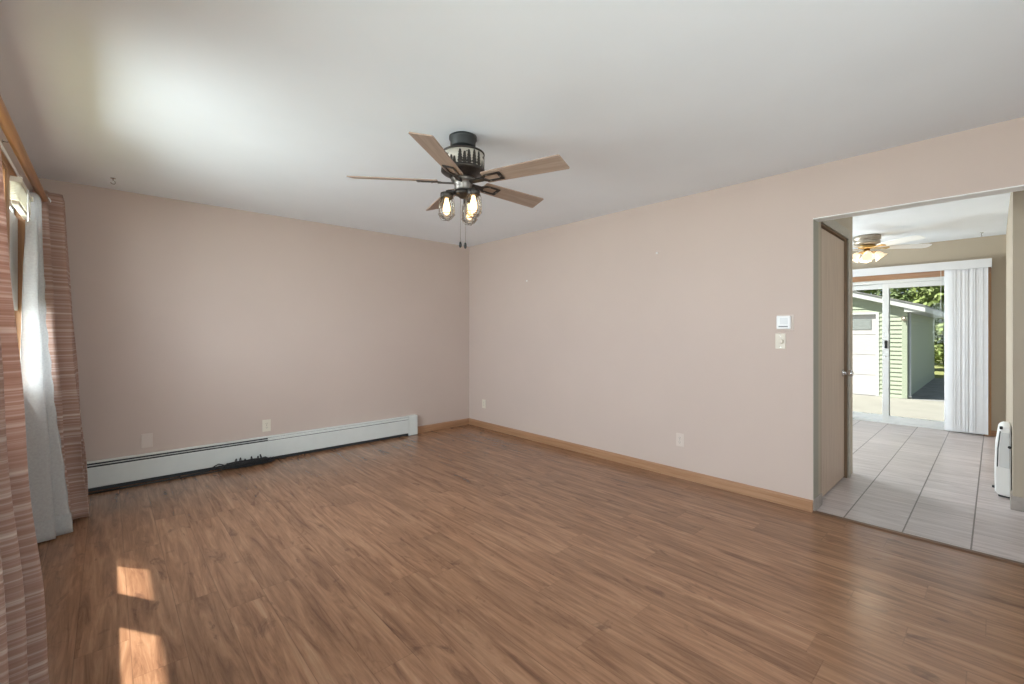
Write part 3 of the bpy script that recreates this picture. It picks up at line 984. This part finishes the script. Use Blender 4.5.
for i in range(4):
    a = i * PI / 2 + 0.25
    ux, uy = math.cos(a), math.sin(a)
    tilt = Matrix.Translation((ux * 0.085, uy * 0.085, -0.205)) @ Matrix.Rotation(a, 4, 'Z') @ Matrix.Rotation(math.radians(-38), 4, 'Y')
    arm = B().tube([(ux * 0.045, uy * 0.045, -0.202), (ux * 0.07, uy * 0.07, -0.196), (ux * 0.085, uy * 0.085, -0.207)], 0.008, 8).build('lamp_arm', M['brass'], f2)
    q = B()
    seg = 24
    rings = []
    for r, z in ((0.018, 0.0), (0.025, -0.010), (0.037, -0.030), (0.045, -0.054), (0.052, -0.074), (0.064, -0.090)):
        ring = []
        for k in range(seg):
            an = 2 * PI * k / seg
            ruf = 1 + 0.10 * math.cos(an * 6) * min(1, max(0, (-z - 0.05) / 0.05))
            ring.append(q.bm.verts.new(tilt @ Vector((r * ruf * math.cos(an), r * ruf * math.sin(an), z))))
        rings.append(ring)
    for k in range(len(rings) - 1):
        for j in range(seg):
            q.bm.faces.new((rings[k][j], rings[k][(j + 1) % seg], rings[k + 1][(j + 1) % seg], rings[k + 1][j])).smooth = True
    q.build('tulip_shade', M['tulip'], arm, solid=0.003)
pl = bpy.data.lights.new('dining_lamp_light', 'POINT')
pl.energy = 3.5
pl.color = (1.0, 0.84, 0.62)
pl.shadow_soft_size = 0.10
po = bpy.data.objects.new('dining_lamp_light', pl)
COL.objects.link(po)
po.parent = f2
po.location = (0, 0, -0.36)

# ------------------------------------------------------------------ sliding glass door
d2 = sthing('door_2', (XF, 0, 0))
f = B().box(0.015, 0.125, SY0, SY0 + 0.035, 0, SZ).box(0.015, 0.125, SY1 - 0.035, SY1, 0, SZ).box(0.015, 0.125, SY0 + 0.035, SY1 - 0.035, SZ - 0.045, SZ).box(0.015, 0.125, SY0 + 0.035, SY1 - 0.035, 0, 0.028)
f.build('door_frame', M['vinyl'], d2, 0.003)
ym = 1.030
for (a, b, x0, nm) in ((SY0 + 0.036, ym + 0.037, 0.030, 'inner'), (ym - 0.037, SY1 - 0.036, 0.074, 'outer')):
    s = 0.070
    f = B().box(x0, x0 + 0.036, a, a + s, 0.030, SZ - 0.047).box(x0, x0 + 0.036, b - s, b, 0.030, SZ - 0.047)
    f.box(x0, x0 + 0.036, a + s, b - s, 0.030, 0.105).box(x0, x0 + 0.036, a + s, b - s, SZ - 0.112, SZ - 0.047)
    sash = f.build('sash', M['vinyl'], d2, 0.003)
    B().box(x0 + 0.015, x0 + 0.021, a + s, b - s, 0.105, SZ - 0.112).build('pane', M['doorpane'], sash)
    if nm == 'inner':
        B().box(x0 - 0.022, x0, b - 0.055, b - 0.025, 1.04, 1.15).build('latch', M['black'], sash, 0.004)
        B().lathe([(0.008, 0), (0.006, 0.012)], 12, Matrix.Translation((x0, b - 0.040, 0.93)) @ Matrix.Rotation(-PI / 2, 4, 'Y')).build('lock_pin', M['chrome'], sash)
w = B().box(-0.016, -0.0005, SY0 - 0.065, SY1 + 0.065, SZ, SZ + 0.075)
struct(_o := w.build('trim_3', M['oak_y'], bevel=0.003))
_o.location = (XF, 0, 0)
w = B().box(-0.016, -0.0005, SY0 - 0.065, SY0, 0, SZ).box(-0.016, -0.0005, SY1, SY1 + 0.065, 0, SZ)
struct(_o := w.build('trim_4', M['oak_z'], bevel=0.003))
_o.location = (XF, 0, 0)

# vertical blind stacked at one side
vb = thing('vertical_blind', 'white vertical blind stacked open at one side of the sliding glass door', 'blind', (XF, 0, 0))
v = B().box(-0.125, -0.119, 0.030, 2.00, 2.050, 2.155).box(-0.119, -0.017, 0.030, 0.036, 2.050, 2.155).box(-0.119, -0.017, 1.994, 2.00, 2.050, 2.155).box(-0.119, -0.017, 0.036, 1.994, 2.149, 2.155)
v.build('valance', M['vane'], vb, 0.002)
B().box(-0.088, -0.050, 0.045, 1.985, 2.105, 2.140).build('headrail', M['white'], vb)
rv = random.Random(3)
for i in range(15):
    yc = 0.100 + i * 0.0215
    a = math.radians(66 + rv.uniform(-4, 4))
    mt = Matrix.Translation((-0.069, yc, 0)) @ Matrix.Rotation(a, 4, 'Z')
    arc = [(0.0445 * s, 0.006 * (1 - s * s)) for s in (-1, -0.6, -0.2, 0.2, 0.6, 1)]
    B().prism(arc + [(x, y + 0.0011) for x, y in arc[::-1]], 0.022, 2.105, 'z', mtx=mt).build('vane', M['vane'], vb)
B().tube([(-0.110, 0.470, 2.06), (-0.110, 0.470, 1.45)], 0.0022, 6).build('pull_cord', M['white'], vb)

# ------------------------------------------------------------------ white appliance at the dining side wall
ap = thing('portable_appliance', 'slim white floor standing appliance beside the wall end in the dining room', 'appliance', (5.05, YD, 0))
prof = [(0.004, 0.012), (0.072, 0.020), (0.088, 0.045), (0.0900, 0.200), (0.085, 0.380), (0.068, 0.515), (0.058, 0.535), (0.040, 0.542), (0.004, 0.542)]
B().prism(prof, 0.0, 0.34, 'x').build('body', M['white'], ap, 0.012, seg=3)
B().prism([(0.0720, 0.235), (0.0780, 0.235), (0.0745, 0.38), (0.0625, 0.510), (0.0565, 0.510), (0.0685, 0.38)], -0.004, 0.05, 'x').build('side_slot', M['slot'], ap, 0.002)
B().prism([(0.012, 0.23), (0.066, 0.24), (0.062, 0.38), (0.050, 0.50), (0.014, 0.50)], -0.006, 0.002, 'x').build('side_panel', M['vinyl'], ap, 0.003)
B().box(-0.005, 0.030, 0.046, 0.064, 0.524, 0.545).build('top_button', M['black'], ap, 0.004)
B().lathe([(0.010, 0), (0.010, 0.010)], 14, Matrix.Translation((-0.004, 0.012, 0.395)) @ Matrix.Rotation(-PI / 2, 4, 'Y')).build('side_knob', M['black'], ap)
B().box(0.02, 0.05, 0.088, 0.104, 0.062, 0.078).build('hose_port', M['black'], ap, 0.003)
for x in (0.03, 0.29):
    B().box(x, x + 0.03, 0.01, 0.070, 0, 0.020).build('foot', M['black'], ap, 0.003)

# ------------------------------------------------------------------ outside
GZ = -0.35
struct(B().box(8.1, 14.25, -14, 14, GZ - 0.1, GZ).build('patio', M['concrete']))
struct(B().box(14.25, 21.4, -14, 14, GZ - 0.1, GZ - 0.004).build('driveway', M['asphalt']))
struct(B().box(21.4, 70, -40, 45, GZ - 0.1, GZ - 0.008).build('lawn', M['lawn']))
struct(B().box(-30, 8.1, -40, 45, GZ - 0.1, GZ - 0.008).build('yard_lawn', M['lawn']))
struct(B().box(XL - 0.10, 8.1, YR - 0.1, YB + 0.1, GZ - 0.008, -0.121).build('house_foundation', M['block']))

GX, GY0, GY1, GXE = 14.30, 1.467, 7.30, 21.5
SLOPE = 0.314
RID = (GY0 - 0.353 + GY1 + 0.353) / 2
EZ = 1.90                                  # top of the roof edge at the eave
gar = thing('garage', 'pale green sided garage with white overhead door seen through the glass door', 'garage', (GX, GY0, GZ))


def gl(y):
    """underside of the roof over the wall, in garage coordinates"""
    yy = y + GY0
    return EZ - 0.15 + SLOPE * (min(yy, 2 * RID - yy) - (GY0 - 0.353)) - GZ


GW = GY1 - GY0
DY0, DY1, DT = 0.568, 3.0, 2.06            # overhead door opening
fr = B()
lap = 0.105
z = 0.0
while z < gl(GW / 2):
    z1 = z + lap
    # clip the row under the rake
    zz = min(z1, gl(GW / 2))
    segs = [(0.0, GW)]
    lo = 0.0
    if z1 > gl(0):
        lo = max(0.0, (zz - gl(0)) / SLOPE)
    segs = [(lo, GW - lo)]
    if z < DT:
        segs = [(lo, DY0 - 0.06), (DY1 + 0.06, GW - lo)]
    for a, b in segs:
        if b - a > 0.02:
            fr.prism([(0.0, z), (-0.022, z), (-0.004, zz), (0.0, zz)], a, b, 'y')
    z = z1
fr.build('front_siding', M['siding'], gar)
B().prism([(0, 0), (DY0, 0), (DY0, DT), (DY1, DT), (DY1, 0), (GW, 0), (GW, gl(GW)), (GW / 2, gl(GW / 2)), (0, gl(0))], 0.0, 0.10, 'x').build('front_wall', M['siding'], gar)
sd_ = B()
z = 0.0
while z < gl(0) - 0.02:
    zz = min(z + lap, gl(0))
    sd_.prism([(0.0, z), (-0.022, z), (-0.004, zz), (0.0, zz)], 0.10, GXE - GX, 'x')
    z += lap
sd_.build('side_siding', M['siding'], gar)
B().box(0.1001, GXE - GX, 0.0, 0.10, 0, gl(0)).box(0.1001, GXE - GX, GW - 0.10, GW, 0, gl(0)).box(GXE - GX - 0.1, GXE - GX, 0.1, GW - 0.1, 0, gl(0)).build('shell_wall', M['siding'], gar)
B().box(-0.026, 0.0, -0.026, 0.075, 0, gl(0)).box(0.0, 0.09, -0.026, 0.0, 0, gl(0)).build('corner_board', M['siding'], gar, 0.003)
# roof
ov = 0.16
rf = B()
for s in (0, 1):
    y0 = -0.353
    ye = RID - GY0
    zE, zR = EZ - GZ, EZ - GZ + SLOPE * (RID - GY0 + 0.353)
    pts = [(y0, zE), (ye, zR), (ye, zR - 0.03), (y0, zE - 0.03)]
    if s:
        pts = [(2 * ye - y, zz) for y, zz in pts]
    rf.prism(pts, -ov - 0.02, GXE - GX + 0.3, 'x')
rf.build('roof', M['shingle'], gar)
fa = B()
for s in (0, 1):
    ye = RID - GY0
    zE, zR = EZ - GZ - 0.032, EZ - GZ + SLOPE * (RID - GY0 + 0.353) - 0.032
    pts = [(-0.353, zE), (ye, zR), (ye, zR - 0.13), (-0.353, zE - 0.13)]
    if s:
        pts = [(2 * ye - y, zz) for y, zz in pts]
    fa.prism(pts, -ov, -ov + 0.03, 'x')
    ey = -0.353 if not s else 2 * ye + 0.353
    fa.box(-ov + 0.03, GXE - GX + 0.3, ey - (0 if not s else 0.03), ey + (0.03 if not s else 0), zE - 0.13, zE)
fa.build('fascia', M['gtrim'], gar)
so = B().box(-ov + 0.03, GXE - GX + 0.28, -0.322, -0.028, EZ - GZ - 0.155, EZ - GZ - 0.145)
ye = RID - GY0
zE = EZ - GZ - 0.150
so.prism([(-0.353 + 0.33, zE + SLOPE * 0.33), (ye, zE + SLOPE * (ye + 0.353)), (ye, zE + SLOPE * (ye + 0.353) + 0.01), (-0.353 + 0.33, zE + SLOPE * 0.33 + 0.01)], -ov + 0.03, -0.03, 'x')
so.build('soffit', M['gtrim'], gar)
# overhead door
B().prism([(-0.322, EZ - GZ - 0.150), (0.02, EZ - GZ - 0.150), (0.02, EZ - GZ - 0.150 + SLOPE * 0.373), (-0.322, EZ - GZ - 0.150 + SLOPE * 0.031)], -ov + 0.031, -0.031, 'x').build('eave_return', M['gtrim'], gar)
od = B()
ph = DT / 4
for k in range(4):
    od.box(0.03, 0.07, DY0, DY1, k * ph + 0.004, (k + 1) * ph - 0.004)
odo = od.build('overhead_door', M['gdoor'], gar, 0.004)
for k in range(3):
    a = DY0 + 0.10 + k * 0.78
    B().box(0.020, 0.034, a, a + 0.62, 3 * ph + 0.13, 3 * ph + 0.40).build('door_window', M['shutter'], odo, 0.003)
B().box(-0.022, 0.03, DY0 - 0.06, DY0, 0, DT + 0.05).box(-0.022, 0.03, DY1, DY1 + 0.06, 0, DT + 0.05).box(-0.022, 0.03, DY0, DY1, DT, DT + 0.05).build('door_casing', M['gtrim'], gar)
B().tube([(0.10, -0.055, gl(0) - 0.02), (0.10, -0.055, 0.10), (0.02, -0.075, 0.04)], 0.03, 8).build('downspout', M['gtrim'], gar)
lm = B().box(-0.06, -0.02, 0.02, 0.08, 1.92, 1.99)
lm.lathe([(0.03, 0), (0.055, -0.08), (0.0, -0.085)], 14, Matrix.Translation((-0.10, 0.02, 1.97))).build('flood_lamp', M['nickel'], gar)


# trees behind the garage
def tree(label, x, y, h, r, m, seed, n=6000, group=None):
    t = thing('leafy_tree', label, 'tree', (x, y, GZ - 0.008), 0, group)
    rg = random.Random(seed)
    B().tube([(0, 0, 0), (0.03, 0.02, h * 0.35), (0.0, 0.05, h * 0.7)], [0.16, 0.12, 0.05], 10).build('trunk', M['bark'], t)
    blobs = [(rg.uniform(-r, r) * 0.7, rg.uniform(-r, r) * 0.7, rg.uniform(0.10, 0.92) * h, rg.uniform(0.35, 0.6) * r) for _ in range(34)]
    b = B()
    for _ in range(n):
        bx, by, bz, br = rg.choice(blobs)
        d = Vector((rg.gauss(0, 1), rg.gauss(0, 1), rg.gauss(0, 1))).normalized()
        p = Vector((bx, by, bz)) + d * br * rg.uniform(0.75, 1.05)
        if p.z < 0.1:
            continue
        q = Vector((rg.gauss(0, 1), rg.gauss(0, 1), rg.gauss(0, 1))).normalized()
        u = (q - q.dot(d) * d * 0.6).normalized()
        vv = u.cross(d + q * 0.4).normalized()
        s = rg.uniform(0.08, 0.16)
        vs = [b.bm.verts.new(p + u * s * a + vv * s * c) for a, c in ((-1, 0), (0, -0.45), (1, 0), (0, 0.45))]
        b.bm.faces.new(vs)
    b.build('crown', m, t)


tree('bushy tree beyond the gap past the garage side wall', 24.4, 1.1, 4.4, 1.3, M['leaf'], 1)
tree('leafy tree rising over the low end of the garage roof', 24.6, 5.0, 4.9, 1.4, M['leaf'], 3)
tree('leafy tree over the middle of the garage roof', 24.8, 9.2, 5.4, 1.5, M['leafdark'], 4)
tree('tall dark tree beyond the lawn, showing in the open gap', 29.6, -2.0, 6.0, 1.8, M['leafdark'], 2, 7500)
tree('broad dark tree behind the row, left of the open gap', 29.6, 2.8, 7.6, 1.85, M['leafdark'], 6, 7500)
tree('broad pale tree behind the row, over the garage roof ridge', 29.8, 7.8, 8.0, 1.9, M['leaf'], 8, 7500)
tree('distant leafy tree behind the far end of the garage roof', 30.2, 13.0, 8.4, 2.0, M['leafdark'], 9, 5000)
